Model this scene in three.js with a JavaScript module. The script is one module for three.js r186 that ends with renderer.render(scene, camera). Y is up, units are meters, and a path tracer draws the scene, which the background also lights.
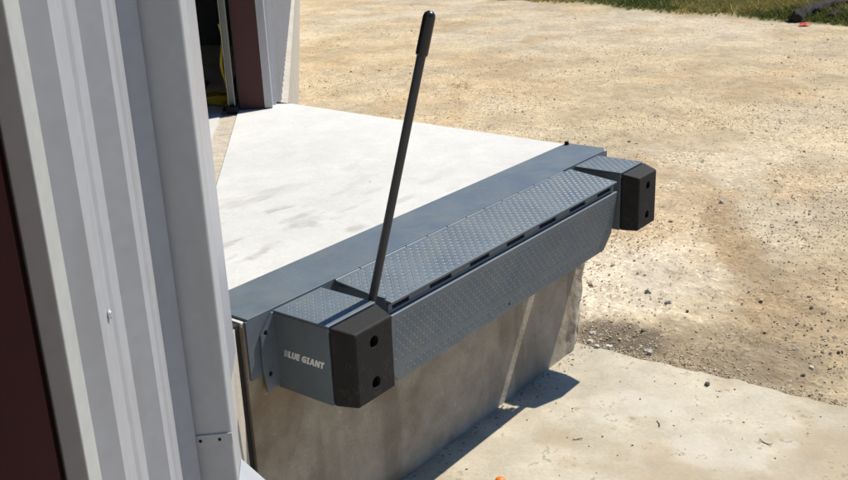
import * as THREE from 'three';
import { Sky } from 'three/addons/objects/Sky.js';
import { RoundedBoxGeometry } from 'three/addons/geometries/RoundedBoxGeometry.js';
import { mergeGeometries, mergeVertices } from 'three/addons/utils/BufferGeometryUtils.js';
import { FontLoader } from 'three/addons/loaders/FontLoader.js';
import { TextGeometry } from 'three/addons/geometries/TextGeometry.js';
import { Brush, Evaluator, SUBTRACTION } from 'three-bvh-csg';

// ---------------------------------------------------------------- camera, sky, sun, exposure
const scene = new THREE.Scene();
const camera = new THREE.PerspectiveCamera(27.59, 1024 / 580, 0.05, 2000);
camera.position.set(-2.3274, 1.4763, 2.5684);
{
  const th = 0.3427, az = 0.6643, roll = -0.0417;
  const dir = (R, V) => {                       // image-plane offsets (right, up) to a world direction
    const r = R * Math.cos(roll) - V * Math.sin(roll), v = R * Math.sin(roll) + V * Math.cos(roll);
    const F = Math.cos(th) + v * Math.sin(th), U = -Math.sin(th) + v * Math.cos(th);
    return new THREE.Vector3(F * Math.cos(az) + r * Math.sin(az), U, -F * Math.sin(az) + r * Math.cos(az));
  };
  const f = dir(0, 0);
  camera.up.copy(dir(0, 1).sub(f)).normalize();
  camera.lookAt(camera.position.clone().add(f));
}
const SUN = new THREE.Vector3(0.625, 1, 0.2).normalize();
const sky = new Sky();
sky.name = 'sky'; sky.scale.setScalar(1500);
sky.userData = { kind: 'structure', label: 'clear blue daytime sky over the yard', category: 'sky' };
{
  const u = sky.material.uniforms;
  u.sunPosition.value.copy(SUN); u.turbidity.value = 6; u.rayleigh.value = 0.6;
  u.mieCoefficient.value = 0.004; u.mieDirectionalG.value = 0.8;
  if (u.cloudCoverage) u.cloudCoverage.value = 0;
}
scene.add(sky);
scene.environmentIntensity = 0.12;
const sun = new THREE.DirectionalLight(new THREE.Color(1, 0.925, 0.79), 4.4);
sun.name = 'sun';
sun.position.copy(SUN).multiplyScalar(40); sun.castShadow = true;
Object.assign(sun.shadow.camera, { left: -22, right: 22, top: 22, bottom: -22, near: 1, far: 120 });
sun.shadow.mapSize.set(4096, 4096); sun.shadow.bias = -0.0004;
scene.add(sun, sun.target);
const EXPOSURE = 1.3;

// ---------------------------------------------------------------- helpers
const H = 1.156;                                // dock height; dock top is y = 0
let seed = 12345;
const rnd = () => { seed = (seed * 1664525 + 1013904223) >>> 0; return seed / 4294967296; };
const hash = (x, y, s) => { let h = (x * 374761393 + y * 668265263 + s * 1442695041) | 0; h = Math.imul(h ^ (h >>> 13), 1274126177); h ^= h >>> 16; return (h >>> 0) / 4294967296; };
const mod = (a, n) => ((a % n) + n) % n;
function vn(x, y, s, p) {                        // value noise, period p (0 = none)
  const xi = Math.floor(x), yi = Math.floor(y); let fx = x - xi, fy = y - yi;
  fx = fx * fx * (3 - 2 * fx); fy = fy * fy * (3 - 2 * fy);
  const w = p ? (a) => mod(a, p) : (a) => a;
  const a = hash(w(xi), w(yi), s), b = hash(w(xi + 1), w(yi), s), c = hash(w(xi), w(yi + 1), s), d = hash(w(xi + 1), w(yi + 1), s);
  return a + (b - a) * fx + (c - a) * fy + (a - b - c + d) * fx * fy;
}
function fbm(x, y, s, o = 5, p = 0) { let v = 0, a = 0.5, t = 0; for (let i = 0; i < o; i++) { v += a * vn(x, y, s + i * 17, p); t += a; x *= 2; y *= 2; p *= 2; a *= 0.5; } return v / t; }
const sst = (a, b, x) => { const t = Math.min(1, Math.max(0, (x - a) / (b - a))); return t * t * (3 - 2 * t); };
const mix = (a, b, t) => a + (b - a) * t;
const mix3 = (a, b, t) => [mix(a[0], b[0], t), mix(a[1], b[1], t), mix(a[2], b[2], t)];
const enc = (v) => { v = Math.min(1, Math.max(0, v)); return Math.round(255 * (v <= 0.0031308 ? 12.92 * v : 1.055 * Math.pow(v, 1 / 2.4) - 0.055)); };
function tex(w, h, fn, srgb, sx = 1, sy = 1) {   // fn(u, v) -> linear [r, g, b] or a grey value; sx, sy: metres covered
  const d = new Uint8Array(w * h * 4);
  for (let j = 0; j < h; j++) for (let i = 0; i < w; i++) {
    const c = fn((i + 0.5) / w, (j + 0.5) / h), k = (j * w + i) * 4;
    if (typeof c === 'number') d[k] = d[k + 1] = d[k + 2] = srgb ? enc(c) : Math.round(255 * Math.min(1, Math.max(0, c)));
    else for (let q = 0; q < 3; q++) d[k + q] = srgb ? enc(c[q]) : Math.round(255 * Math.min(1, Math.max(0, c[q])));
    d[k + 3] = 255;
  }
  const t = new THREE.DataTexture(d, w, h); t.wrapS = t.wrapT = THREE.RepeatWrapping;
  t.magFilter = THREE.LinearFilter; t.minFilter = THREE.LinearMipmapLinearFilter; t.generateMipmaps = true;
  if (srgb) t.colorSpace = THREE.SRGBColorSpace;
  t.repeat.set(1 / sx, 1 / sy); t.needsUpdate = true; return t;
}
const lin = (r, g, b) => new THREE.Color().setRGB(r, g, b);
function uvm(g) {                                // uv in metres by the dominant axis of each face
  g = g.index ? g.toNonIndexed() : g; if (!g.attributes.normal) g.computeVertexNormals();
  const p = g.attributes.position, n = p.count, uv = new Float32Array(n * 2);
  const A = new THREE.Vector3(), B = new THREE.Vector3(), C = new THREE.Vector3();
  for (let i = 0; i < n; i += 3) {
    A.fromBufferAttribute(p, i); B.fromBufferAttribute(p, i + 1).sub(A); C.fromBufferAttribute(p, i + 2).sub(A); B.cross(C);
    const ax = Math.abs(B.x), ay = Math.abs(B.y), az = Math.abs(B.z);
    for (let k = 0; k < 3; k++) {
      const x = p.getX(i + k), y = p.getY(i + k), z = p.getZ(i + k);
      const [u, v] = ay >= ax && ay >= az ? [x, z] : ax > az ? [z, y] : [x, y];
      uv[(i + k) * 2] = u; uv[(i + k) * 2 + 1] = v;
    }
  }
  g.setAttribute('uv', new THREE.BufferAttribute(uv, 2)); return g;
}
function box(x0, x1, y0, y1, z0, z1, r = 0) {
  const w = x1 - x0, h = y1 - y0, d = z1 - z0;
  const g = r ? new RoundedBoxGeometry(w, h, d, 2, Math.min(r, w / 2.1, h / 2.1, d / 2.1)) : new THREE.BoxGeometry(w, h, d);
  g.translate((x0 + x1) / 2, (y0 + y1) / 2, (z0 + z1) / 2); return g;
}
function strip(g) { const o = new THREE.BufferGeometry(); const n = g.index ? g.toNonIndexed() : g; for (const k of ['position', 'normal']) o.setAttribute(k, n.attributes[k]); return o; }
const join = (arr) => mergeGeometries(arr.map(strip));
function rod(a, b, r0, r1 = r0, seg = 12) {
  const A = new THREE.Vector3(...a), B = new THREE.Vector3(...b), d = B.clone().sub(A);
  const g = new THREE.CylinderGeometry(r1, r0, d.length(), seg, 1); g.translate(0, d.length() / 2, 0);
  g.applyQuaternion(new THREE.Quaternion().setFromUnitVectors(new THREE.Vector3(0, 1, 0), d.normalize())); g.translate(...a); return g;
}
const taken = {};
function uniq(n) { taken[n] = (taken[n] ?? -1) + 1; return taken[n] ? `${n}_${String(taken[n]).padStart(3, '0')}` : n; }
const origins = new Map();
function part(name, g, m, parent) {              // geometry in the frame of the thing's own axes (world minus the thing's base)
  const o = origins.get(parent); g = uvm(g); if (o) g.translate(-o[0], -o[1], -o[2]);
  const mesh = new THREE.Mesh(g, m); mesh.name = name; mesh.castShadow = mesh.receiveShadow = true; parent.add(mesh);
  if (o) origins.set(mesh, o); return mesh;
}
function thing(name, label, category, pos = [0, 0, 0], turn = 0, group) {
  const o = new THREE.Group(); o.name = uniq(name); o.position.set(...pos); o.rotation.y = turn;
  o.userData = { label, category }; if (group) o.userData.group = group; scene.add(o); if (!turn) origins.set(o, pos); return o;
}
function single(name, label, category, g, m, pos, group) {
  const me = new THREE.Mesh(uvm(g), m); me.name = uniq(name); me.position.set(...pos); me.castShadow = me.receiveShadow = true;
  me.userData = { label, category }; if (group) me.userData.group = group; scene.add(me); return me;
}
function structure(name, label, category, g, m, kind = 'structure') {
  const me = new THREE.Mesh(g, m); me.name = name; me.receiveShadow = me.castShadow = true; me.userData = { kind, label, category }; scene.add(me); return me;
}
const std = (o) => new THREE.MeshStandardMaterial(o);

// ---------------------------------------------------------------- textures and materials
const dirtMap = tex(1536, 1536, (u, v) => {
  const a = fbm(u * 6, v * 6, 3, 6, 6), b = fbm(u * 40, v * 40, 9, 4, 40), c = vn(u * 300, v * 300, 21, 300), e = fbm(u * 14, v * 14, 30, 5, 14);
  let k = 0.74 + 0.34 * (a - 0.5) + 0.32 * (b - 0.5) + 0.16 * (c - 0.5);
  let col = [k * 1.0, k * 0.985, k * 0.955];
  const sp = vn(u * 190, v * 190, 55, 190) * sst(0.36, 0.62, e);
  if (sp > 0.66) col = mix3(col, [0.34, 0.32, 0.28], sst(0.66, 0.8, sp) * 0.5);
  const wp = vn(u * 150, v * 150, 77, 150) * sst(0.3, 0.55, a);
  if (wp > 0.66) col = mix3(col, [1.1, 1.1, 1.07], sst(0.66, 0.8, wp) * 0.7);
  return col.map((x) => x * 0.94);
}, true, 3.7, 3.7);
const dirtBump = tex(1024, 1024, (u, v) => 0.5 + 0.5 * (fbm(u * 30, v * 30, 9, 5, 30) - 0.5) + 0.5 * (fbm(u * 120, v * 120, 41, 3, 120) - 0.5), false, 3.7, 3.7);
const dirtMat = std({ map: dirtMap, bumpMap: dirtBump, bumpScale: 0.022, roughness: 1, vertexColors: true });

// weathered pale concrete of the dock top, 5.2 m square, uv = world x, z
const topMap = tex(1024, 1024, (u, v) => {
  const x = u * 5.2, z = v * 5.2 - 4.2;           // z from -4.2 to 1
  const a = fbm(x * 1.3, z * 1.3, 5, 5), b = fbm(x * 9, z * 9, 8, 4), c = vn(x * 90, z * 90, 13, 0);
  let k = 0.575 + 0.12 * (a - 0.5) + 0.08 * (b - 0.5) + 0.05 * (c - 0.5);
  let col = [k, k * 0.99, k * 0.94];
  const smear = fbm(x * 4.2 + 3 * fbm(x, z, 91, 3), z * 11, 61, 6);            // scuffs and tyre dirt trailing off the leveller
  const zone = sst(2.4, 0.3, x) * sst(-2.4, -0.7, z) * 0.95 + 0.12;
  col = mix3(col, [0.30, 0.29, 0.26], sst(0.55, 0.76, smear) * zone * (0.25 + 0.5 * b));
  const spot = vn(x * 26, z * 26, 70, 0); if (spot > 0.93) col = mix3(col, [0.3, 0.28, 0.24], (spot - 0.93) * 7 * sst(0.4, 0.7, a));
  const crack = Math.abs(z + 1.02 + 0.22 * (fbm(x * 3, 2, 33, 5) - 0.5) - 0.1 * x);
  if (x > 0.2 && x < 1.55) col = mix3(col, [0.34, 0.33, 0.3], sst(0.012, 0.003, crack) * sst(0.48, 0.62, fbm(x * 14, 5, 35, 3)) * 0.8);
  return col;
}, true, 5.2, 5.2);
topMap.offset.set(0, 4.2 / 5.2);
const concTopMat = std({ map: topMap, bumpMap: tex(512, 512, (u, v) => fbm(u * 40, v * 40, 4, 4, 40), false, 1.3, 1.3), bumpScale: 0.0012, roughness: 0.9 });

// dirty board-formed dock face, uv = x, y
const wallMap = tex(1024, 512, (u, v) => {
  const x = u * 3.2 - 0.3, y = v * 1.3 - 1.25;
  const a = fbm(x * 2, y * 2.6, 15, 5), b = fbm(x * 12, y * 12, 18, 4), run = fbm(x * 6, y * 0.7, 22, 4), c = vn(x * 160, y * 160, 3, 0);
  let k = 0.37 + 0.18 * (a - 0.5) + 0.16 * (b - 0.5) + 0.07 * (c - 0.5);
  let col = [k * 1.02, k * 0.88, k * 0.67];
  col = mix3(col, [0.15, 0.12, 0.085], sst(0.54, 0.72, run) * 0.4);
  const mud = fbm(x * 4 + 7, y * 4, 44, 5); col = mix3(col, [0.2, 0.138, 0.078], sst(0.42, 0.68, mud) * 0.62 * (0.35 + 0.65 * sst(2.0, 0.6, x + 0.8 * (a - 0.5))));
  const pale = fbm(x * 9, y * 5, 57, 5); col = mix3(col, [0.42, 0.37, 0.29], sst(0.62, 0.78, pale) * 0.4);
  const fleck = vn(x * 48, y * 48, 99, 0); if (fleck > 0.975) col = mix3(col, [0.62, 0.58, 0.5], 0.6);
  return col;
}, true, 3.2, 1.3);
wallMap.offset.set(0.3 / 3.2, 1.25 / 1.3);
const wallBump = tex(512, 512, (u, v) => 0.6 * fbm(u * 10, v * 10, 4, 5, 10) + 0.4 * fbm(u * 70, v * 70, 7, 3, 70), false, 0.9, 0.9);
const wallMat = std({ map: wallMap, bumpMap: wallBump, bumpScale: 0.004, roughness: 0.92 });

// broom-finished approach slab, dusted with dirt
const slabMap = tex(1536, 1536, (u, v) => {
  const a = fbm(u * 4, v * 4, 115, 6, 4), b = fbm(u * 22, v * 22, 118, 5, 22), c = vn(u * 260, v * 260, 113, 260), d = fbm(u * 9, v * 9, 130, 5, 9);
  let k = 0.46 + 0.18 * (a - 0.5) + 0.2 * (b - 0.5) + 0.06 * (c - 0.5);
  let col = [k * 1.02, k * 0.915, k * 0.71];
  col = mix3(col, [0.36, 0.285, 0.18], sst(0.45, 0.68, d) * 0.6);
  col = mix3(col, [0.55, 0.51, 0.43], sst(0.55, 0.75, fbm(u * 13, v * 13, 144, 4, 13)) * 0.5);
  const sp = fbm(u * 150, v * 150, 151, 3, 150) * sst(0.42, 0.62, b); if (sp > 0.62) col = mix3(col, [0.24, 0.21, 0.16], sst(0.62, 0.74, sp) * 0.6);
  return col;
}, true, 3.3, 3.3);
const slabMat = std({ map: slabMap, bumpMap: wallBump, bumpScale: 0.003, roughness: 0.95 });
const foundMat = std({ color: lin(0.85, 0.84, 0.82), map: tex(512, 512, (u, v) => {
  const a = fbm(u * 5, v * 5, 215, 5, 5), b = fbm(u * 40, v * 6, 218, 4, 6); const k = 0.5 + 0.18 * (a - 0.5) + 0.3 * (b - 0.5);
  return mix3([k, k * 0.93, k * 0.8], [0.36, 0.3, 0.22], sst(0.55, 0.75, b) * 0.5);
}, true, 1.6, 1.6), bumpMap: wallBump, bumpScale: 0.005, roughness: 0.95 });

// slate-blue enamel, scuffed
const paintMap = tex(1024, 1024, (u, v) => {
  const a = fbm(u * 7, v * 7, 301, 5, 7), b = fbm(u * 60, v * 60, 304, 3, 60), s = fbm(u * 12, v * 70, 309, 4, 12);
  let k = 0.93 + 0.3 * (a - 0.5) + 0.16 * (b - 0.5); let col = [k, k, k];
  col = mix3(col, [1.25, 1.1, 0.88], sst(0.56, 0.72, fbm(u * 9, v * 9, 320, 5, 9)) * 0.35);   // dust
  return mix3(col, [0.7, 0.7, 0.7], sst(0.66, 0.8, s) * 0.3).map((x) => x * 0.72);
}, true, 1.1, 1.1);
const paintRough = tex(512, 512, (u, v) => { const r = 0.46 + 0.3 * (fbm(u * 8, v * 8, 330, 5, 8) - 0.35); return [0, r, 0]; }, false, 1.1, 1.1);
const paint = (r, g, b, o = {}) => std({ color: lin(r, g, b), map: paintMap, roughness: 1, roughnessMap: paintRough, metalness: 0, ...o });
const enamel = paint(0.172, 0.216, 0.254);            // the whole leveler wears one slate-blue enamel
const darkSteel = paint(0.045, 0.05, 0.057);
const rubber = new THREE.MeshPhysicalMaterial({ color: lin(0.05, 0.047, 0.045), map: tex(512, 512, (u, v) => { const d = fbm(u * 9, v * 9, 411, 5, 9), f = fbm(u * 70, v * 30, 415, 3, 30); let k = 0.26 + 0.12 * (f - 0.5); return mix3([k, k, k], [0.9, 0.78, 0.6], sst(0.55, 0.75, d) * sst(0.45, 0.6, f) * 0.4); }, true, 0.45, 0.45), roughness: 0.7, specularIntensity: 0.6, bumpMap: tex(256, 256, (u, v) => fbm(u * 60, v * 60, 401, 3, 60), false, 0.2, 0.2), bumpScale: 0.0008 });
const holeMat = std({ color: lin(0.006, 0.006, 0.006), roughness: 0.9 });
const gripMat = std({ color: lin(0.012, 0.012, 0.014), roughness: 0.35 });
const letterMat = std({ color: lin(0.8, 0.8, 0.8), roughness: 0.6 });
const letterWorn = std({ color: lin(0.45, 0.46, 0.47), roughness: 0.7 });

// galvanised sheet
const galvMap = tex(512, 512, (u, v) => {
  const a = fbm(u * 5, v * 3, 501, 5, 3), sp = vn(u * 44, v * 44, 507, 44); const k = 0.9 + 0.1 * (a - 0.5) + 0.07 * (sp - 0.5);
  return mix3([k, k, k], [0.78, 0.76, 0.72], sst(0.55, 0.75, fbm(u * 16, v * 4, 511, 4, 4)) * 0.35);
}, true, 0.7, 0.7);
const galv = (r, g, b, o = {}) => std({ color: lin(r, g, b), map: galvMap, metalness: 0.35, roughness: 0.42, ...o });
const sidingMat = galv(0.375, 0.38, 0.395, { metalness: 0.0, roughness: 0.55 });
const spoutMat = galv(0.43, 0.44, 0.445, { metalness: 0.0, roughness: 0.45 });
const trimMat = galv(0.5, 0.5, 0.53);
const beigeTrim = std({ color: lin(0.42, 0.425, 0.4), roughness: 0.7, map: galvMap, bumpMap: wallBump, bumpScale: 0.001 });
const brownMat = std({ color: lin(0.075, 0.019, 0.018), roughness: 0.65, map: galvMap });
const insideMat = std({ color: lin(0.2, 0.2, 0.19), roughness: 0.9, map: galvMap });
const screwMat = std({ color: lin(0.7, 0.71, 0.72), metalness: 0.7, roughness: 0.3 });
const yellowMat = std({ color: lin(0.62, 0.45, 0.03), roughness: 0.7 });

// ---------------------------------------------------------------- ground sheet
const grassSide = (x, z) => (x - 17.5) * 0.966 + (z + 6) * 0.258;      // positive on the grass side
function gy(x, z) {
  let y = -H - 0.012;
  const n = 0.05 * (fbm(x * 0.5, z * 0.5, 601, 3) - 0.5) + 0.045 * (fbm(x * 2.1, z * 2.1, 604, 4) - 0.5) + 0.016 * (fbm(x * 14, z * 14, 611, 3) - 0.5) + sst(7, 3.5, x) * 0.03 * (Math.abs(fbm(x * 7 + z * 2, z * 11, 617, 4) - 0.5) * -2 + 0.2);
  const ruts = 0.035 * sst(0.5, 0.7, fbm(x * 3 + z, z * 8 - x * 2, 620, 4)) * sst(5.2, 3.2, x) * sst(-1.2, 0.3, z);
  y += (n - ruts) * sst(2.3, 3.0, x) * (x < 40 ? 1 : 0.4);
  if (x < 2.6) y -= 0.02 * sst(2.6, 2.3, x);
  const g = grassSide(x, z); if (g > 0) y += 0.16 * sst(0, 5, g) + 0.1 * (fbm(x * 0.4, z * 0.4, 630, 3) - 0.5) * sst(0, 2, g);
  return y;
}
{
  const axis = (spans) => { const a = []; for (const [s, e, d] of spans) for (let t = s; t < e - 1e-6; t += d) a.push(t); a.push(spans[spans.length - 1][1]); return a; };
  const xs = axis([[-400, -40, 60], [-40, 2, 3.5], [2, 6, 0.04], [6, 10, 0.07], [10, 22, 0.14], [22, 40, 1], [40, 400, 45]]);
  const zs = axis([[-400, -60, 40], [-60, -22, 2], [-22, -12, 0.25], [-12, -5, 0.1], [-5, 3.6, 0.045], [3.6, 12, 0.7], [12, 40, 4], [40, 400, 45]]);
  const pos = [], uv = [], col = [], idx = [];
  for (const z of zs) for (const x of xs) {
    pos.push(x, gy(x, z), z); uv.push(x, z);
    const a = fbm(x * 0.35, z * 0.35, 701, 4), b = fbm(x * 0.9 + z * 0.3, z * 1.6, 705, 4), cS = fbm(x * 0.22, z * 0.5, 715, 4);
    let c = mix3([0.5, 0.4, 0.25], [0.565, 0.465, 0.31], sst(0.35, 0.65, a));
    c = mix3(c, [0.5, 0.435, 0.32], sst(0.5, 0.66, cS) * 0.6);                                   // greyer gravelly sweeps
    c = mix3(c, [0.49, 0.355, 0.2], sst(0.52, 0.68, b) * 0.6);                                    // ochre patches
    const jig = 0.5 * (fbm(x * 4, z * 4, 711, 4) - 0.5), jig2 = 0.8 * (fbm(x * 2.2, z * 2.2, 741, 5) - 0.5);
    const pale = sst(1.0, 0.35, Math.hypot((x - 3.55) / 1.3, (z + 0.25) / 0.75) + jig);         // chalky spill beside the bumper
    c = mix3(c, [0.62, 0.55, 0.43], pale * 0.8);
    const band = Math.hypot((x - 4.7) / 1.5, (z - 0.1 + (x - 4.7) * 0.55) / 0.34) + jig2;          // darker damp earth, as in the photograph
    c = mix3(c, [0.33, 0.235, 0.13], sst(1.15, 0.5, band) * 0.85);
    c = mix3(c, [0.37, 0.27, 0.155], sst(1.1, 0.5, Math.hypot((x - 4.0) / 1.0, (z - 1.25) / 0.9) + jig2) * 0.65);
    const damp = sst(1.15, 0.55, Math.hypot((x - 2.72) / 0.27, (z - 0.15) / 0.4) + jig);
    c = mix3(c, [0.105, 0.08, 0.055], damp * 0.9);
    const dampB = sst(1.1, 0.6, Math.hypot((x - 2.95 + z * 0.15) / 0.4, (z - 0.85) / 0.65) + jig2);
    c = mix3(c, [0.22, 0.17, 0.11], dampB * 0.7);
    const g = grassSide(x, z) + 1.4 * (fbm(x * 0.8, z * 0.8, 721, 4) - 0.5);
    c = mix3(c, mix3([0.14, 0.15, 0.055], [0.32, 0.27, 0.12], sst(0.45, 0.65, fbm(x * 0.7, z * 0.7, 731, 4))), sst(-0.1, 0.5, g));
    col.push(c[0] * 1.22, c[1] * 1.23, c[2] * 1.27);
  }
  const nx = xs.length;
  for (let j = 0; j < zs.length - 1; j++) for (let i = 0; i < nx - 1; i++) { const k = j * nx + i; idx.push(k, k + nx, k + 1, k + 1, k + nx, k + nx + 1); }
  const g = new THREE.BufferGeometry();
  g.setAttribute('position', new THREE.Float32BufferAttribute(pos, 3)); g.setAttribute('uv', new THREE.Float32BufferAttribute(uv, 2));
  g.setAttribute('color', new THREE.Float32BufferAttribute(col, 3)); g.setIndex(idx); g.computeVertexNormals();
  structure('ground', 'dry tan dirt yard strewn with gravel', 'ground', g, dirtMat);
}
// approach slab in front of the dock, with a crumbled edge against the dirt
{
  const s = new THREE.Shape(), edge = (z) => 2.475 + 0.045 * Math.max(0, z) + 0.07 * (fbm(3, z * 3, 801, 4) - 0.5) + 0.05 * (fbm(9, z * 15, 805, 4) - 0.5);
  s.moveTo(-9, 0.2); s.lineTo(2.3, 0.2);
  for (let z = -0.2; z < 9; z += 0.03) s.lineTo(edge(z), -z);
  s.lineTo(-9, -9);
  const g = new THREE.ExtrudeGeometry(s, { depth: 0.1, bevelEnabled: true, bevelSize: 0.006, bevelThickness: 0.006, bevelSegments: 1 });
  g.rotateX(-Math.PI / 2); g.translate(0, -H - 0.106, 0);
  structure('approach_slab', 'pale concrete approach slab below the dock face', 'pavement', uvm(g), slabMat);
}

// ---------------------------------------------------------------- loading dock
const th44 = 44 * Math.PI / 180;
const toW = (x, z) => [-0.0757 + x * Math.cos(th44) + z * Math.sin(th44), -0.0757 - x * Math.sin(th44) + z * Math.cos(th44)];
{
  const dock = thing('loading_dock', 'raised concrete loading dock with white top and stained front face', 'loading dock', [1.3, -H, -1.2]);
  const endX = (y) => (y > -0.63 ? mix(2.56, 2.755, sst(-0.63, -0.2, y)) : mix(2.47, 2.56, (y + H) / (H - 0.63)));
  const s = new THREE.Shape(); const P = [[-0.145, -0.017], [2.75, -0.017], [2.775, -0.6], [2.8, -1.2], [2.835, -2.0], [2.87, -2.72], toW(3.99, -0.02), toW(3.99, -0.25), toW(0.05, -0.25), [-0.145, -0.215]];
  P.forEach(([x, z], i) => (i ? s.lineTo(x, -z) : s.moveTo(x, -z)));
  const tg = new THREE.ExtrudeGeometry(s, { depth: 0.16, bevelEnabled: true, bevelSize: 0.004, bevelOffset: -0.004, bevelThickness: 0.004, bevelSegments: 2 });
  tg.rotateX(-Math.PI / 2); tg.translate(0, -0.168, 0); tg.computeBoundingBox(); tg.translate(0, -0.003 - tg.boundingBox.max.y, 0);
  // uv must be world metres: part() shifts positions after uv, so world uv stays
  part('top_slab', tg, concTopMat, dock);
  const grid = (nu, nv, f) => { const pos = [], idx = []; for (let j = 0; j <= nv; j++) for (let i = 0; i <= nu; i++) pos.push(...f(i / nu, j / nv)); for (let j = 0; j < nv; j++) for (let i = 0; i < nu; i++) { const k = j * (nu + 1) + i; idx.push(k, k + 1, k + nu + 1, k + 1, k + nu + 2, k + nu + 1); } const g = new THREE.BufferGeometry(); g.setAttribute('position', new THREE.Float32BufferAttribute(pos, 3)); g.setIndex(idx); g.computeVertexNormals(); return g; };
  const jag = (y) => 0.03 * (fbm(4, y * 6, 901, 4) - 0.5) + 0.04 * (fbm(4, y * 22, 905, 4) - 0.5);
  const bot = -H - 0.08, top = -0.007;
  const front = grid(220, 70, (u, v) => {
    const y = mix(bot, top, v), xe = endX(Math.max(-H, y)) + jag(y), x = mix(-0.145, xe, u);
    const rough = sst(0.45, 0.0, xe - x);         // the broken, honeycombed end of the pour
    const near = sst(0.12, 0, xe - x);
    return [x, y, -0.013 - 0.03 * near * near + rough * 0.03 * (fbm(x * 14, y * 14, 911, 5) - 0.5) + 0.002 * (fbm(x * 5, y * 5, 917, 3) - 0.5)];
  });
  const fg = part('front_wall', front, wallMat, dock); 
  const end = grid(50, 30, (u, v) => { const y = mix(bot, top, v), xe = endX(Math.max(-H, y)) + jag(y); const z = mix(-0.043, -3.2, u); return [xe + u * 0.2 + (u ? 0.02 * (fbm(z * 6, y * 8, 921, 4) - 0.5) : 0) - (v === 1 && u ? 0.05 : 0), y, z]; });
  part('end_wall', end, foundMat, dock);
  part('joint_filler', box(-0.225, -0.148, -H + 0.002, -0.009, -0.25, -0.026), std({ color: lin(0.03, 0.028, 0.025), roughness: 0.95 }), dock);
  part('left_wall', box(-0.147, -0.141, bot, -0.02, -0.3, -0.016), wallMat, dock);
}

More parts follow.
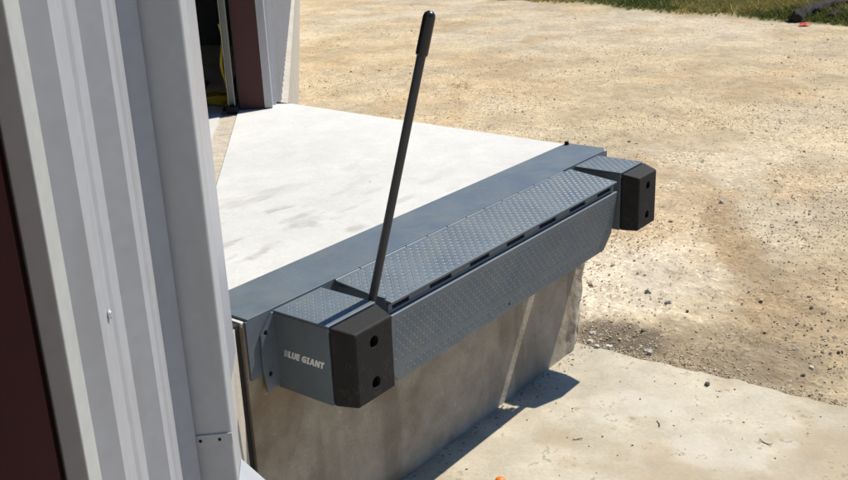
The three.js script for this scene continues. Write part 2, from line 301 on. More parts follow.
// ---------------------------------------------------------------- metal building (x runs along the wall, z points outward)
const bld = thing('metal_building', 'galvanised metal-sided building with brown framed door opening', 'building', [-0.0757, -H, -0.0757], th44);
const bp = (name, g, m, parent = bld) => { g = uvm(g); g.translate(0, H, 0); const me = new THREE.Mesh(g, m); me.name = name; me.castShadow = me.receiveShadow = true; parent.add(me); return me; };
const TOP = 4.6, HEAD = 4.25;
{
  // foundations, floor, threshold
  bp('foundation', box(-6, -0.19, -H - 0.1, 0.02, -0.3, -0.02), foundMat);
  bp('foundation', box(4.0, 27, -H - 0.1, -0.205, -0.3, 0.085), foundMat);
  bp('foundation', box(3.8, 4.0, -H - 0.1, -0.205, -0.3, -0.03), foundMat);
  bp('floor', box(-6, 27, -0.2, -0.004, -9, -0.372), concTopMat);
  // broken aggregate strip between floor and dock
  {
    const pos = [], idx = [], n = 160, m = 8;
    for (let j = 0; j <= m; j++) for (let i = 0; i <= n; i++) { const x = mix(-0.4, 3.86, i / n), z = mix(-0.372, -0.248, j / m); pos.push(x, -0.012 + 0.014 * (fbm(x * 30, z * 30, 931, 3) - 0.5), z); }
    for (let j = 0; j < m; j++) for (let i = 0; i < n; i++) { const k = j * (n + 1) + i; idx.push(k, k + n + 1, k + 1, k + 1, k + n + 1, k + n + 2); }
    const g = new THREE.BufferGeometry(); g.setAttribute('position', new THREE.Float32BufferAttribute(pos, 3)); g.setIndex(idx); g.computeVertexNormals();
    const th = bp('threshold', g, std({ color: lin(1, 0.96, 0.9), roughness: 1, map: foundMat.map, bumpMap: wallBump, bumpScale: 0.01 })); th.userData.label = 'rough crumbled concrete strip under the door';
  }
  // wall cores, header, back, roof
  bp('wall_core', box(-2.29, -0.49, 0.025, TOP, -0.245, -0.008), insideMat);
  bp('wall_core', box(3.87, 27, -0.2, TOP, -0.245, -0.008), insideMat);
  bp('wall_core', box(-6, -3.5, 0.025, TOP, -0.245, -0.008), insideMat);
  bp('header', box(-3.5, -2.29, 2.4, TOP, -0.245, -0.008), insideMat);
  bp('header', box(-0.49, 3.87, HEAD, TOP, -0.245, -0.008), insideMat);
  bp('back_wall', box(-6, 27, -0.1, TOP, -9.1, -9.0), insideMat);
  bp('gable_wall', box(-6.1, -6, -H, TOP, -9.1, 0), insideMat);
  bp('gable_wall', box(27, 27.1, -H, TOP, -9.1, 0), insideMat);
  bp('roof', box(-6.3, 27.3, TOP + 0.003, TOP + 0.1, -9.3, 0.06), trimMat);
  bp('partition_wall', box(7.4, 7.5, 0, TOP, -9, -0.25), insideMat);
  // ribbed sheets, 0.915 m each
  const prof = [[0, 0], [0.032, 0.03], [0.06, 0.03], [0.092, 0], [0.145, 0], [0.155, 0.004], [0.17, 0.004], [0.18, 0], [0.225, 0], [0.235, 0.004], [0.25, 0.004], [0.26, 0], [0.305, 0]];
  function sheet(n, y0, y1, cut = 0) {
    const pts = []; for (let k = 0; k < n; k++) for (const [x, z] of prof) if (!(k && x === 0) && !(cut && x > cut)) pts.push([x + 0.305 * k, z]);
    const s = new THREE.Shape(); pts.forEach(([x, z], i) => (i ? s.lineTo(x, -z) : s.moveTo(x, -z)));
    for (let i = pts.length - 1; i >= 0; i--) s.lineTo(pts[i][0] + (i === 0 ? 0.0003 : 0), -(pts[i][1] - 0.0016));
    const g = new THREE.ExtrudeGeometry(s, { depth: y1 - y0, bevelEnabled: false }); g.rotateX(-Math.PI / 2); g.translate(0, y0, 0); return g;
  }
  const head = new THREE.CylinderGeometry(0.0055, 0.0055, 0.005, 6); head.rotateX(Math.PI / 2);
  const wash = new THREE.CylinderGeometry(0.0078, 0.0078, 0.0018, 14); wash.rotateX(Math.PI / 2);
  const farSheet = sheet(3, -0.2, TOP);
  for (const [x0, n, cut] of [[-2.26, 3, 0], [-1.345, 2, 0]]) {
    const g = sheet(n, -0.75, TOP, cut); g.translate(x0, 0, 0); const pnl = bp('siding_panel', g, sidingMat);
    if (!cut) for (let k = 0; k < n; k += 2) for (const y of [0.894, 2.3]) { const sc = join([head, wash]); sc.translate(x0 + 0.205 + 0.305 * k, y, 0.003); bp('screw', sc, screwMat, pnl); }
  }
  for (let k = 0; k < 25; k++) { const g = farSheet.clone(); g.translate(3.925 + 0.915 * k, 0, 0); bp('siding_panel', g, sidingMat); }
  // trims round the openings
  bp('corner_trim', box(-2.312, -2.236, -0.75, TOP, -0.024, 0.005, 0.003), beigeTrim);
  bp('door_reveal', box(-2.308, -2.29, -0.9, TOP, -0.25, -0.032), brownMat);
  bp('closed_door', box(-3.5, -2.31, -0.9, 2.4, -0.25, -0.21), brownMat);
  bp('jamb_trim', box(-0.745, -0.47, 0.06, HEAD, -0.03, 0.006, 0.003), trimMat);
  bp('jamb_trim', box(-0.775, -0.737, -0.75, 0.058, -0.018, 0.005, 0.003), trimMat);
  bp('door_reveal', box(-0.49, -0.473, 0.025, HEAD, -0.25, -0.032), brownMat);
  const rv = bp('door_reveal', box(3.825, 3.868, 0.0, HEAD, -0.235, -0.056), brownMat); rv.userData.label = 'dark brown door reveal';
  bp('jamb_trim', box(3.822, 3.935, 0.0, HEAD, -0.054, 0.006, 0.004), trimMat);
  bp('door_track', join([box(3.80, 3.806, 0.03, HEAD - 0.2, -0.31, -0.262), box(3.75, 3.80, 0.03, HEAD - 0.2, -0.31, -0.305), box(3.75, 3.80, 0.03, HEAD - 0.2, -0.267, -0.262)]), std({ color: lin(0.33, 0.33, 0.31), metalness: 0.3, roughness: 0.5 }));
  bp('track_foot', box(3.72, 3.83, -0.004, 0.045, -0.33, -0.245, 0.008), rubber);
}
// box downspout against the near pier
{
  const sp = thing('downspout', 'light grey square downspout with riveted strap beside the near door jamb', 'downspout', [0, 0, 0], th44);
  const [wx, wz] = toW(-1.55, 0.06); sp.position.set(wx, 0.3, wz);
  const dp = (n, g, m, par = sp) => { g = uvm(g); g.translate(1.55, -0.3, -0.06); const me = new THREE.Mesh(g, m); me.name = n; me.castShadow = me.receiveShadow = true; par.add(me); return me; };
  const pg = (z0, z1, x0, x1, r) => { const s = new THREE.Shape(); s.moveTo(x0 + r, -z0); s.lineTo(x1 - r, -z0); s.quadraticCurveTo(x1, -z0, x1, -z0 - r); s.lineTo(x1, -z1 + r); s.quadraticCurveTo(x1, -z1, x1 - r, -z1); s.lineTo(x0 + r, -z1); s.quadraticCurveTo(x0, -z1, x0, -z1 + r); s.lineTo(x0, -z0 - r); s.quadraticCurveTo(x0, -z0, x0 + r, -z0); return s; };
  const pipe = new THREE.ExtrudeGeometry(pg(0.022, 0.105, -1.6, -1.505, 0.008), { depth: TOP - 0.25, bevelEnabled: false, curveSegments: 3 }); pipe.rotateX(-Math.PI / 2); pipe.translate(0, 0.16, 0);
  dp('pipe', pipe, spoutMat);
  const st = dp('strap', box(-1.6035, -1.6005, 0.385, 0.412, 0.016, 0.1045, 0.001), spoutMat);
  for (const z of [0.038, 0.078]) { const g = new THREE.SphereGeometry(0.0036, 8, 6); g.translate(-1.6038, 0.399, z); dp('rivet', g, holeMat, st); }
  // kick-out elbow
  const es = new THREE.Shape(); es.moveTo(0.03, 0.2); es.lineTo(0.15, 0.1); es.lineTo(0.19, 0.18); es.lineTo(0.106, 0.287); es.lineTo(0.1, 0.27); es.lineTo(0.03, 0.25);
  const eg = new THREE.ExtrudeGeometry(es, { depth: 0.097, bevelEnabled: false });
  eg.rotateY(-Math.PI / 2); eg.translate(-1.504, 0, 0);
  dp('elbow', eg, spoutMat);
}
// things inside the doorway
{
  const put = (x, y, z) => { const [a, b] = toW(x, z); return [a, y, b]; };
  const pts = []; const P = (x, y, z) => new THREE.Vector3(...put(x, y, z));
  for (let i = 0; i <= 14; i++) { const t = i / 14; pts.push(P(3.95 + 0.03 * Math.sin(t * 11), 0.62 - 0.6 * t, -0.335 + 0.012 * Math.sin(t * 9))); }
  for (let i = 0; i <= 44; i++) { const a = i * 0.55; pts.push(P(4.15 + (0.13 + 0.03 * Math.sin(i * 1.7)) * Math.cos(a), 0.014 + 0.0012 * i, -0.43 + (0.1 + 0.02 * Math.cos(i * 2.1)) * Math.sin(a))); }
  const o = put(4.15, 0, -0.43); const g = new THREE.TubeGeometry(new THREE.CatmullRomCurve3(pts), 260, 0.011, 6); g.translate(-o[0], 0, -o[2]);
  single('rope', 'yellow rope hanging behind the door track and coiled on the floor', 'rope', g, yellowMat, o);
  const col = thing('steel_column', 'grey steel column standing in the dark doorway', 'column', put(4.95, -0.004, -0.72), th44);
  const cp = (n, gg) => { const me = new THREE.Mesh(uvm(gg), insideMat); me.name = n; me.castShadow = me.receiveShadow = true; col.add(me); };
  cp('web', box(-0.1, 0.1, 0.013, TOP, -0.005, 0.005)); cp('flange', box(-0.11, -0.1, 0.013, TOP, -0.1, 0.1)); cp('flange', box(0.1, 0.11, 0.013, TOP, -0.1, 0.1)); cp('base_plate', box(-0.16, 0.16, 0, 0.013, -0.15, 0.15));
}

// ---------------------------------------------------------------- edge-of-dock leveller
const lev = thing('dock_leveler', 'slate blue edge-of-dock leveler with tread plate deck and hanging lip', 'dock leveler', [1.3, -0.4, 0.13]);
// tread lugs in the plane spanned by u (length w) and v (length h) from corner o
function lugs(o, u, v, w, h, pitch = 0.0225) {
  const U = new THREE.Vector3(...u).normalize(), V = new THREE.Vector3(...v).normalize(), N = U.clone().cross(V).normalize(), O = new THREE.Vector3(...o);
  const pos = []; const L = 0.0112, W = 0.0038, E = 0.0017;
  const nu = Math.floor((w - 0.012) / pitch), nv = Math.floor((h - 0.012) / pitch);
  for (let j = 0; j < nv; j++) for (let i = 0; i < nu; i++) {
    const cu = (w - nu * pitch) / 2 + (i + 0.5) * pitch, cv = (h - nv * pitch) / 2 + (j + 0.5) * pitch, a = ((i + j) % 2 ? 1 : -1) * Math.PI / 4;
    const du = Math.cos(a), dv = Math.sin(a);
    const pt = (l, t, e) => O.clone().addScaledVector(U, cu + l * du - t * dv).addScaledVector(V, cv + l * dv + t * du).addScaledVector(N, e);
    const ring = [pt(L, 0, 0), pt(L * 0.5, W, 0), pt(-L * 0.5, W, 0), pt(-L, 0, 0), pt(-L * 0.5, -W, 0), pt(L * 0.5, -W, 0)], r0 = pt(L * 0.5, 0, E), r1 = pt(-L * 0.5, 0, E);
    const tri = (a1, b1, c1) => pos.push(...a1.toArray(), ...b1.toArray(), ...c1.toArray());
    tri(ring[0], ring[1], r0); tri(ring[1], ring[2], r1); tri(ring[1], r1, r0); tri(ring[2], ring[3], r1); tri(ring[3], ring[4], r1); tri(ring[4], ring[5], r0); tri(ring[4], r0, r1); tri(ring[5], ring[0], r0);
  }
  const g = new THREE.BufferGeometry(); g.setAttribute('position', new THREE.Float32BufferAttribute(pos, 3)); g.computeVertexNormals(); return g;
}
const tread = (g, m, par) => { const t = part('tread_pattern', g, m, par); t.userData.kind = 'stuff'; return t; };
{
  // hinge ramp lying on the dock edge
  const rs = new THREE.Shape(); [[-0.125, 0.285], [2.755, 0.285], [2.755, 0.035], [2.70, 0.003], [-0.125, 0.003]].forEach(([x, y], i) => (i ? rs.lineTo(x, y) : rs.moveTo(x, y)));
  const rg = new THREE.ExtrudeGeometry(rs, { depth: 0.005, bevelEnabled: true, bevelSize: 0.002, bevelOffset: -0.002, bevelThickness: 0.002, bevelSegments: 2 }); rg.rotateX(-Math.PI / 2); rg.translate(0, 0, 0);
  const ramp = part('ramp_plate', rg, enamel, lev);
  for (let k = 0; k < 12; k++) for (const x of [0.347 + k * 0.1545]) part('hinge_knuckle', (() => { const g = new THREE.CylinderGeometry(0.0085, 0.0085, 0.148, 12); g.rotateZ(Math.PI / 2); g.translate(x + 0.077, -0.0005, 0.0065); return g; })(), enamel, ramp);
  { const g = new THREE.CylinderGeometry(0.012, 0.014, 0.02, 10); g.translate(2.715, 0.017, -0.262); part('bolt', g, holeMat, ramp); }
  part('mounting_flange', box(-0.135, 2.735, -0.245, -0.001, -0.012, -0.003, 0.002), enamel, lev);
  // deck
  const deckG = (() => { const g = box(0.345, 2.262, -0.011, 0, 0.0, 0.2895, 0.003); g.rotateX(Math.atan2(0.031, 0.288)); g.translate(0, 0.005, 0.0135); return g; })();
  const deck = part('deck_plate', deckG, enamel, lev);
  const dn = [0, -0.031, 0.288];
  tread(lugs([0.347, 0.0048 - 0.00007, 0.0155], dn.map((x) => x), [1, 0, 0], 0.284, 1.918), enamel, deck);
  for (const x of [0.345]) part('side_rib', box(x, x + 0.01, -0.1, -0.014, 0.02, 0.27), enamel, lev);
  for (const x of [0.9, 1.6]) part('support_rib', box(x, x + 0.012, -0.12, -0.034, 0.0, 0.24), enamel, lev);
  // front hinge bar with slots
  const slots = [[0.372, 0.48], [0.619, 0.772], [0.91, 1.06], [1.203, 1.357], [1.49, 1.648], [1.784, 1.945], [2.075, 2.225]];
  const hb = part('hinge_bar', join([box(0.348, 2.259, -0.048, -0.041, 0.262, 0.284), box(0.348, 2.259, -0.1, -0.069, 0.258, 0.282)]), enamel, lev);
  let px = 0.348;
  for (const [a, b] of [...slots, [2.259, 2.259]]) { if (a - px > 0.01) part('knuckle', box(px, a, -0.0685, -0.0485, 0.262, 0.283, 0.003), enamel, hb); px = b; }
  part('hinge_pin', rod([0.35, -0.059, 0.252], [2.258, -0.059, 0.252], 0.007), enamel, hb);
  // hanging lip
  const ls = new THREE.Shape(); const LH = 0.325;
  [[0.345, 0], [2.267, 0], [2.267, -0.242], [2.2, -LH], [0.41, -LH], [0.345, -0.242]].forEach(([x, y], i) => (i ? ls.lineTo(x, y) : ls.moveTo(x, y)));
  const hole = new THREE.Path(); hole.absarc(1.24, -0.288, 0.0105, 0, Math.PI * 2, true); ls.holes.push(hole);
  let lg = new THREE.ExtrudeGeometry(ls, { depth: 0.009, bevelEnabled: true, bevelSize: 0.0025, bevelOffset: -0.0025, bevelThickness: 0.0025, bevelSegments: 2, curveSegments: 10 });
  const tilt = Math.atan2(0.038, 0.32), put = (g) => { g.rotateX(tilt); g.translate(0, -0.084, 0.30); return g; };
  lg.translate(0, 0, -0.0065 - 0.0045); const lip = part('lip', put(lg), enamel, lev);
  { const c = new THREE.CylinderGeometry(0.01, 0.01, 0.012, 10); c.rotateX(Math.PI / 2); c.translate(1.24, -0.288, -0.012); part('bolt', put(c), holeMat, lip); }
  const tg1 = lugs([0.36, -0.236, 0.0002], [1, 0, 0], [0, 1, 0], 1.892, 0.226), tg2 = lugs([0.44, -0.316, 0.0002], [1, 0, 0], [0, 1, 0], 1.74, 0.075);
  tread(put(join([tg1, tg2])), enamel, lip);
  // lever bar with grip, standing in the left gap
  const A = new THREE.Vector3(0.300, 0, 0.247), B = new THREE.Vector3(0.437, 1.079, 0.473), D = B.clone().sub(A);
  const at = (t) => A.clone().addScaledVector(D, t).toArray();
  const bar = part('lever_bar', rod(at(-0.13), at(0.9), 0.0165, 0.0165, 20), darkSteel, lev);
  const gl = D.length(); const gp = [[0, 0.862], [0.021, 0.862], [0.0225, 0.868], [0.0225, 0.985], [0.019, 0.996], [0.01, 1.003], [0, 1.005]].map(([r, t]) => new THREE.Vector2(r, (t - 0.862) * gl));
  const gg = new THREE.LatheGeometry(gp, 20); gg.applyQuaternion(new THREE.Quaternion().setFromUnitVectors(new THREE.Vector3(0, 1, 0), D.clone().normalize())); gg.translate(...at(0.862));
  part('grip', gg, gripMat, bar);
  part('lever_socket', rod(at(-0.16), at(-0.05), 0.026, 0.026, 14), enamel, lev);
}
// bumper boxes with moulded rubber bumpers
const ev = new Evaluator(); ev.attributes = ['position', 'normal'];
const font = await new FontLoader().loadAsync('fonts/droid/droid_sans_bold.typeface.json');
function bumperBox(x0, x1, outer) {                // outer = -1: outer side faces -x
  const oX = outer < 0 ? [x0, x0 + 0.008] : [x1 - 0.008, x1], iX = outer < 0 ? [x1 - 0.008, x1] : [x0, x0 + 0.008];
  const side = part('outer_side', box(...oX, -0.326, -0.0085, -0.002, 0.284, 0.002), enamel, lev);
  part('inner_side', box(...iX, -0.326, -0.0085, -0.002, 0.284, 0.002), enamel, lev);
  part('front_plate', box(x0 + 0.0085, x1 - 0.0085, -0.326, -0.009, 0.274, 0.2835), enamel, lev);
  const topP = part('top_plate', box(x0, x1, -0.008, 0.001, 0.0015, 0.2855, 0.003), enamel, lev);
  tread(lugs([x0 + 0.004, 0.0008, 0.01], [0, 0, 1], [1, 0, 0], 0.272, x1 - x0 - 0.008), enamel, topP);
  // mounting ear with two bolt holes
  const e = new THREE.Shape(), m = (x) => (outer < 0 ? x0 + x : x1 - x);
  [[0.004, -0.004], [-0.012, -0.004], [-0.075, -0.075], [-0.08, -0.2], [-0.068, -0.316], [0.004, -0.316]].forEach(([x, y], i) => (i ? e.lineTo(m(x), y) : e.moveTo(m(x), y)));
  for (const [x, y] of [[-0.05, -0.073], [-0.044, -0.247]]) { const h = new THREE.Path(); h.absarc(m(x), y, 0.0105, 0, Math.PI * 2, true); e.holes.push(h); }
  const eg = new THREE.ExtrudeGeometry(e, { depth: 0.007, bevelEnabled: true, bevelSize: 0.0012, bevelOffset: -0.0012, bevelThickness: 0.0012, bevelSegments: 1, curveSegments: 10 }); eg.translate(0, 0, 0);
  const ear = part('mounting_ear', eg, enamel, lev);
  for (const [x, y] of [[-0.05, -0.073], [-0.044, -0.247]]) { const g = new THREE.CylinderGeometry(0.0085, 0.0085, 0.004, 6); g.rotateX(Math.PI / 2); g.translate(m(x), y, 0.001); part('bolt', g, holeMat, ear); }
  const gs = new THREE.Shape(); 
  // rubber
  const w = x1 - x0, hgt = 0.318, dep = 0.098, g = new RoundedBoxGeometry(w, hgt, dep, 4, 0.011), p = g.attributes.position;
  const fx0 = outer < 0 ? x0 + 0.032 : x0 + 0.022, fx1 = outer < 0 ? x1 - 0.022 : x1 - 0.032;
  for (let i = 0; i < p.count; i++) {
    const t = (p.getZ(i) + dep / 2) / dep, sx = p.getX(i) / w + 0.5, sy = p.getY(i) / hgt + 0.5;
    const k = sst(0.02, 1, t) * 0.4 + t * 0.6;
    p.setXYZ(i, mix(mix(x0, x1, sx), mix(fx0, fx1, sx), k), mix(mix(-0.326, -0.003, sy), mix(-0.323, -0.022, sy), k), 0.2865 + t * dep);
  }
  g.computeVertexNormals(); g.deleteAttribute('uv');
  const mk = (gg) => { gg = mergeVertices(strip(gg)); gg.computeVertexNormals(); const b = new Brush(gg); b.updateMatrixWorld(); return b; };
  let body = new Brush(g); body.updateMatrixWorld();
  const cx = (fx0 + fx1) / 2 - (outer < 0 ? 0.003 : -0.003);
  for (const y of [-0.088, -0.256]) { const c = new THREE.CylinderGeometry(0.024, 0.024, 0.12, 28); c.rotateX(Math.PI / 2); c.translate(cx, y, 0.39); c.deleteAttribute('uv'); const b = new Brush(c); b.updateMatrixWorld(); body = ev.evaluate(body, b, SUBTRACTION); }
  const rub = part('bumper', body.geometry, rubber, lev);
  for (const y of [-0.088, -0.256]) { const c = new THREE.CylinderGeometry(0.012, 0.012, 0.01, 6); c.rotateX(Math.PI / 2); c.translate(cx, y, 0.335); part('bumper_bolt', c, holeMat, rub); }
  return side;
}
const leftSide = bumperBox(0, 0.27, -1);
bumperBox(2.335, 2.605, 1);
{
  // lettering on the near box side: text x runs along +z, facing -x
  const word = 'BLUE GIANT', size = 0.028; let pen = 0; const letters = [];
  for (const ch of word) {
    if (ch === ' ') { pen += size * 0.42; continue; }
    const g = new TextGeometry(ch, { font, size, depth: 0.0004, curveSegments: 4, bevelEnabled: true, bevelSize: 0.0014, bevelThickness: 0.0002, bevelSegments: 1 }); g.computeBoundingBox();
    const b = g.boundingBox; g.translate(pen - b.min.x, 0, 0); letters.push([ch, g]); pen += b.max.x - b.min.x + size * 0.07;
  }
  const k = 0.208 / pen;
  for (const [ch, g] of letters) {
    g.applyMatrix4(new THREE.Matrix4().set(k, 0.24, 0, 0, 0, 0.93, 0, 0, 0, 0, 1, 0, 0, 0, 0, 1));
    g.applyMatrix4(new THREE.Matrix4().set(0, 0, -1, -0.0002, 0, 1, 0, -0.18, 1, 0, 0, 0.042, 0, 0, 0, 1));
    part('letter', g, ch === 'B' ? letterWorn : letterMat, leftSide);
  }
}

// ---------------------------------------------------------------- loose stones, gravel, grass, litter
function rock(seedN, flat = 0.62) {
  const g = mergeVertices(strip(new THREE.IcosahedronGeometry(1, 1)).deleteAttribute('normal')), p = g.attributes.position;
  for (let i = 0; i < p.count; i++) { const s = 0.68 + 0.6 * hash(i, seedN, 5); p.setXYZ(i, p.getX(i) * s, p.getY(i) * s * flat, p.getZ(i) * s * (0.75 + 0.2 * hash(1, seedN, 9))); }
  const n = g.toNonIndexed(); n.computeVertexNormals(); return n;
}
const rockLow = (seedN) => { const g = mergeVertices(strip(new THREE.IcosahedronGeometry(1, 0)).deleteAttribute('normal')), p = g.attributes.position; for (let i = 0; i < p.count; i++) { const s = 0.7 + 0.55 * hash(i, seedN, 5); p.setXYZ(i, p.getX(i) * s, p.getY(i) * s * 0.6, p.getZ(i) * s * 0.8); } const n = g.toNonIndexed(); n.computeVertexNormals(); return n; };
const stoneMat = std({ roughness: 0.95 });
function scatter(name, label, list) {             // list of [x, y, z, r, grey, tint]
  const geos = [rockLow(1), rockLow(2), rockLow(3)];
  const per = [[], [], []]; list.forEach((e, i) => per[i % 3].push(e));
  per.forEach((L, k) => {
    const im = new THREE.InstancedMesh(geos[k], stoneMat, L.length); im.name = uniq(name); const m = new THREE.Matrix4(), q = new THREE.Quaternion(), c = new THREE.Color();
    L.forEach(([x, y, z, r, gr, t], i) => { q.setFromEuler(new THREE.Euler(rnd() * 0.5, rnd() * 6.28, rnd() * 0.5)); m.compose(new THREE.Vector3(x, y, z), q, new THREE.Vector3(r, r, r)); im.setMatrixAt(i, m); im.setColorAt(i, c.setRGB(gr, gr * mix(0.95, 0.82, t), gr * mix(0.82, 0.54, t))); });
    im.castShadow = im.receiveShadow = true; im.userData = { kind: 'stuff', label, category: 'gravel' }; scene.add(im);
  });
}
{
  const L = [];
  for (let i = 0; i < 120000; i++) {
    const t = rnd(), x = 2.5 + 16.5 * Math.pow(t, 1.35), z = mix(-2.2 - (x - 2.5) * 1.12, Math.min(3.4, 2.2 - (x - 2.5) * 0.22), rnd());
    const gs = grassSide(x, z); if (gs > 0.6) continue;
    const dens = sst(0.38, 0.66, fbm(x * 0.55, z * 0.9, 1001, 4)) * 0.85 + 0.13; if (rnd() > dens * sst(19.5, 9, x) * 0.35 + dens * 0.25) continue;
    let r = 0.0035 + 0.007 * Math.pow(rnd(), 2.6); if (rnd() < 0.03) r += 0.016 * rnd();
    const dk = rnd(), g = dk < 0.13 ? 0.08 + 0.12 * rnd() : 0.36 + 0.24 * rnd();
    L.push([x, gy(x, z) + r * 0.22, z, r, g, rnd()]);
  }
  scatter('gravel', 'loose gravel and pebbles scattered over the dirt yard', L);
  const K = [];
  for (let i = 0; i < 60000; i++) {
    const x = 2.5 + 6.5 * Math.pow(rnd(), 1.5), z = mix(-1.5 - (x - 2.5) * 1.1, 2.4, rnd());
    if (rnd() > sst(0.4, 0.62, fbm(x * 1.3, z * 1.7, 1021, 4)) * 0.75 + 0.06) continue;
    const r = 0.003 + 0.008 * Math.pow(rnd(), 2.2), g = 0.3 + 0.22 * rnd();
    K.push([x, gy(x, z) + r * 0.1, z, r, g, 0.75 + 0.25 * rnd()]);
  }
  scatter('dirt_clods', 'crumbly tan dirt clods on the yard beside the slab', K);
  const M = [];
  for (let i = 0; i < 700; i++) {                   // crumbs swept against the dock face and over the slab
    const nearWall = rnd() < 0.72, x = nearWall ? 0.2 + 2.3 * rnd() : 0.6 + 1.85 * rnd(), z = nearWall ? 0.0 + 0.12 * rnd() * rnd() : 0.1 + 1.6 * rnd();
    const r = 0.002 + 0.006 * Math.pow(rnd(), 3); M.push([x, -H + r * 0.2, z, r, rnd() < 0.35 ? 0.1 + 0.1 * rnd() : 0.34 + 0.2 * rnd(), rnd()]);
  }
  for (let i = 0; i < 1800; i++) {                   // crumbled slab edge
    const z = 2.4 * rnd(), x = 2.5 + 0.045 * z + 0.1 * (rnd() + rnd() - 1.1), r = 0.0018 + 0.007 * Math.pow(rnd(), 2); M.push([x, -H - 0.004, z, r, 0.3 + 0.3 * rnd(), rnd()]);
  }
  scatter('dirt_crumbs', 'small crumbs of dirt and concrete on the approach slab', M);
}
{
  const S = [
    [2.545, 0.012, 0.026, 0.5, 'whitish stone lying tight against the broken corner of the dock'],
    [2.49, 0.085, 0.019, 0.55, 'small pale stone on the slab edge by the dock corner'],
    [2.545, 0.135, 0.027, 0.5, 'flat whitish stone on the damp soil just off the slab corner'],
    [2.66, -0.03, 0.022, 0.5, 'light stone at the back of the damp soil patch'],
    [2.62, 0.36, 0.028, 0.42, 'pale angular stone on the front part of the damp soil'],
    [2.395, 0.814, 0.018, 0.07, 'small dark stone lying alone on the approach slab'],
    [3.42, -0.02, 0.024, 0.11, 'dark grey stone in the chalky patch beyond the bumper'],
    [3.35, 0.16, 0.026, 0.5, 'white stone in the chalky patch beside the dark one'],
    [5.6, -0.35, 0.028, 0.45, 'pale stone on open dirt beyond the reddish damp band'],
    [3.5, 1.42, 0.026, 0.16, 'grey stone at the right edge of the rutted dirt'],
  ];
  S.forEach(([x, z, r, g, label], i) => {
    const m = std({ color: lin(g, g * 0.96, g * 0.87), roughness: 0.95 }); const y = x < 2.5 ? -H : gy(x, z);
    const gg = rock(40 + i); gg.scale(r, r, r); gg.rotateY(i * 1.3); single('stone', label, 'stone', gg, m, [x, y + r * 0.3, z], 'stones by the dock and in the yard');
  });
}
// twigs on the approach slab
[[1.86, 0.77, 0.06, 0.6, 'short thin twig lying on the middle of the approach slab'], [1.5, 0.5, 0.05, 2.1, 'short thin twig on the slab closest to the dock face'], [1.98, 1.28, 0.07, 1.2, 'short thin twig on the slab farthest from the dock face']].forEach(([x, z, l, a, label], i) => {
  const c = new THREE.CatmullRomCurve3([0, 0.35, 0.7, 1].map((t, k) => new THREE.Vector3((t - 0.5) * l, 0.004 + 0.004 * Math.sin(k * 2 + i), 0.004 * Math.sin(k * 1.3 + i)))), g = new THREE.TubeGeometry(c, 8, 0.0022, 5); g.rotateY(a);
  single('twig', label, 'twig', g, std({ color: lin(0.11, 0.08, 0.05), roughness: 0.9 }), [x, -H + 0.001, z], 'twigs on the slab');
});
// grass verge
{
  const pos = [], nor = [];
  for (let i = 0; i < 9; i++) {
    const a = hash(i, 1, 7) * 6.28, l = 0.5 + 0.6 * hash(i, 2, 7), b = 0.25 + 0.5 * hash(i, 3, 7), w = 0.035, ca = Math.cos(a), sa = Math.sin(a), ox = 0.35 * (hash(i, 4, 7) - 0.5), oz = 0.35 * (hash(i, 5, 7) - 0.5);
    const p0 = [ox - sa * w, 0, oz + ca * w], p1 = [ox + sa * w, 0, oz - ca * w], p2 = [ox + ca * b * 0.4, l * 0.65, oz + sa * b * 0.4], p3 = [ox + ca * b, l, oz + sa * b];
    pos.push(...p0, ...p1, ...p2, ...p1, ...p3, ...p2);
  }
  const g = new THREE.BufferGeometry(); g.setAttribute('position', new THREE.Float32BufferAttribute(pos, 3)); g.computeVertexNormals();
  const L = [];
  for (let i = 0; i < 90000; i++) {
    const x = 14.5 + 17 * rnd(), z = -24 + 27 * rnd(); const gs = grassSide(x, z) + 1.2 * (fbm(x * 0.8, z * 0.8, 721, 4) - 0.5);
    if (gs < 0.05 || rnd() > sst(-0.05, 0.8, gs) * (gs > 6 ? 0.35 : 0.85)) continue;
    L.push([x, z, fbm(x * 0.7, z * 0.7, 731, 4), gs]);
  }
  const im = new THREE.InstancedMesh(g, std({ roughness: 0.9, side: THREE.DoubleSide }), L.length); im.name = 'grass'; const m = new THREE.Matrix4(), q = new THREE.Quaternion(), c = new THREE.Color();
  L.forEach(([x, z, t, gs], i) => {
    const s = (0.08 + 0.13 * rnd()) * (0.55 + 0.6 * sst(0, 1.2, gs)); q.setFromAxisAngle(new THREE.Vector3(0, 1, 0), rnd() * 6.28); m.compose(new THREE.Vector3(x, gy(x, z) - 0.005, z), q, new THREE.Vector3(s * 1.2, s, s * 1.2)); im.setMatrixAt(i, m);
    const dry = sst(0.46, 0.62, t + 0.22 * (rnd() - 0.5)); const cc = mix3([0.24, 0.27, 0.08], [0.5, 0.45, 0.19], dry); const k = 0.75 + 0.5 * rnd(); im.setColorAt(i, c.setRGB(cc[0] * k, cc[1] * k, cc[2] * k));
  });
  im.castShadow = im.receiveShadow = true; im.userData = { kind: 'stuff', label: 'rough green and dry grass verge at the far edge of the yard', category: 'grass' }; scene.add(im);
}
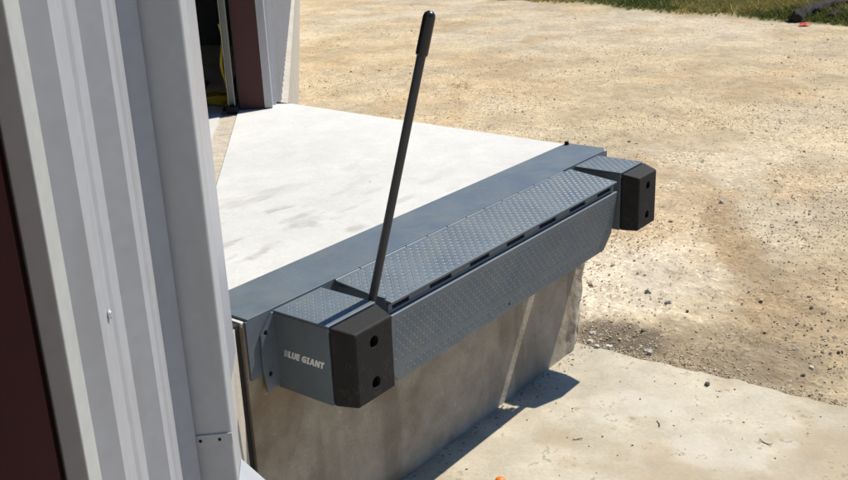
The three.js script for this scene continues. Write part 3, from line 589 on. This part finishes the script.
// dark fallen logs in the verge
function log(label, a, b, r) {
  const A = new THREE.Vector3(...a), B = new THREE.Vector3(...b), d = B.clone().sub(A), n = 34, ring = 14, pos = [], idx = [];
  const t = d.clone().normalize(), s = new THREE.Vector3(0, 1, 0).cross(t).normalize(), u = t.clone().cross(s);
  for (let i = 0; i <= n; i++) for (let j = 0; j < ring; j++) {
    const k = i / n, rr = r * (1 - 0.45 * k) * (0.1 + 1.9 * fbm(k * 19, j * 2.3, 1200 + r * 100, 4)) * (i === 0 || i === n ? 0.7 : 1), an = j / ring * 6.2832;
    const p = A.clone().addScaledVector(d, k).addScaledVector(s, Math.cos(an) * rr + 0.12 * Math.sin(k * 4)).addScaledVector(u, Math.sin(an) * rr); pos.push(p.x - A.x, p.y - A.y, p.z - A.z);
  }
  for (let i = 0; i < n; i++) for (let j = 0; j < ring; j++) { const p = i * ring + j, q = i * ring + (j + 1) % ring; idx.push(p, q, p + ring, q, q + ring, p + ring); }
  for (let j = 1; j < ring - 1; j++) { idx.push(0, j + 1, j); const e = n * ring; idx.push(e, e + j, e + j + 1); }
  const g = new THREE.BufferGeometry(); g.setAttribute('position', new THREE.Float32BufferAttribute(pos, 3)); g.setIndex(idx); g.computeVertexNormals();
  single('fallen_log', label, 'log', g, std({ color: lin(0.035, 0.03, 0.025), roughness: 1, map: galvMap }), a);
}
log('long blackened log lying in the far right grass', [16.95, gy(16.95, -3.35) + 0.06, -3.35], [19.1, gy(19.1, -2.8) + 0.16, -2.8], 0.15);
log('shorter dark log in front of the long one in the grass', [17.15, gy(17.15, -2.75) + 0.04, -2.75], [18.2, gy(18.2, -2.3) + 0.1, -2.3], 0.1);
// flattened dry tuft out on the dirt
{
  const pos = [];
  for (let i = 0; i < 70; i++) {
    const x = 0.55 * (hash(i, 1, 71) - 0.5), z = 0.22 * (hash(i, 2, 71) - 0.5), a = hash(i, 3, 71) * 6.28, l = 0.06 + 0.09 * hash(i, 4, 71), h = 0.015 + 0.04 * hash(i, 5, 71), w = 0.005;
    pos.push(x - Math.sin(a) * w, 0, z + Math.cos(a) * w, x + Math.sin(a) * w, 0, z - Math.cos(a) * w, x + Math.cos(a) * l, h, z + Math.sin(a) * l);
  }
  const g = new THREE.BufferGeometry(); g.setAttribute('position', new THREE.Float32BufferAttribute(pos, 3)); g.computeVertexNormals(); g.rotateY(0.9);
  single('dry_grass_tuft', 'flattened dry brown grass tuft alone on the open dirt', 'grass tuft', g, std({ color: lin(0.26, 0.19, 0.06), roughness: 1, side: THREE.DoubleSide }), [8.94, gy(8.94, -5.45) - 0.002, -5.45]);
}
// litter
function rag(seedN, w, d, hgt) {
  const g = new THREE.PlaneGeometry(w, d, 10, 8); g.rotateX(-Math.PI / 2); const p = g.attributes.position;
  for (let i = 0; i < p.count; i++) { const x = p.getX(i), z = p.getZ(i); p.setY(i, 0.01 + hgt * Math.pow(fbm(x * 9 + seedN, z * 9, seedN, 4), 1.6)); p.setX(i, x + 0.08 * w * (hash(i, seedN, 3) - 0.5)); p.setZ(i, z + 0.12 * d * (hash(i, seedN, 4) - 0.5)); }
  const back = g.clone(); const q = back.attributes.position; for (let i = 0; i < q.count; i++) q.setY(i, q.getY(i) - 0.004);
  const o = join([g, back]); o.computeVertexNormals(); return o;
}
single('rag', 'crumpled red rag at the edge of the far grass', 'litter', rag(11, 0.24, 0.16, 0.07), std({ color: lin(0.62, 0.07, 0.06), roughness: 0.8 }), [16.5, gy(16.5, -3.03), -3.03]);
single('plastic_bag', 'crumpled white plastic bag in the far grass', 'litter', rag(17, 0.3, 0.22, 0.2), std({ color: lin(0.75, 0.74, 0.7), roughness: 0.6 }), [19.7, gy(19.7, -4.35), -4.35]);
{
  const pr = [[0, 0.03], [0.012, 0.029], [0.022, 0.022], [0.027, 0.01], [0.03, 0.001], [0.027, 0.0], [0, 0.0]].reverse().map(([r, y]) => new THREE.Vector2(r, y));
  single('bottle_top', 'small orange plastic bottle top on the approach slab', 'litter', new THREE.LatheGeometry(pr, 20), std({ color: lin(0.75, 0.19, 0.02), roughness: 0.5 }), [0.965, -H, 0.385]);
}

scene.traverse((o) => { if (o.isMesh && o !== sky) { o.castShadow = true; o.receiveShadow = true; } });
const renderer = new THREE.WebGLRenderer({ antialias: true });
renderer.setSize(1024, 580);
renderer.toneMapping = THREE.LinearToneMapping;
renderer.toneMappingExposure = EXPOSURE;
renderer.shadowMap.enabled = true;
renderer.render(scene, camera);
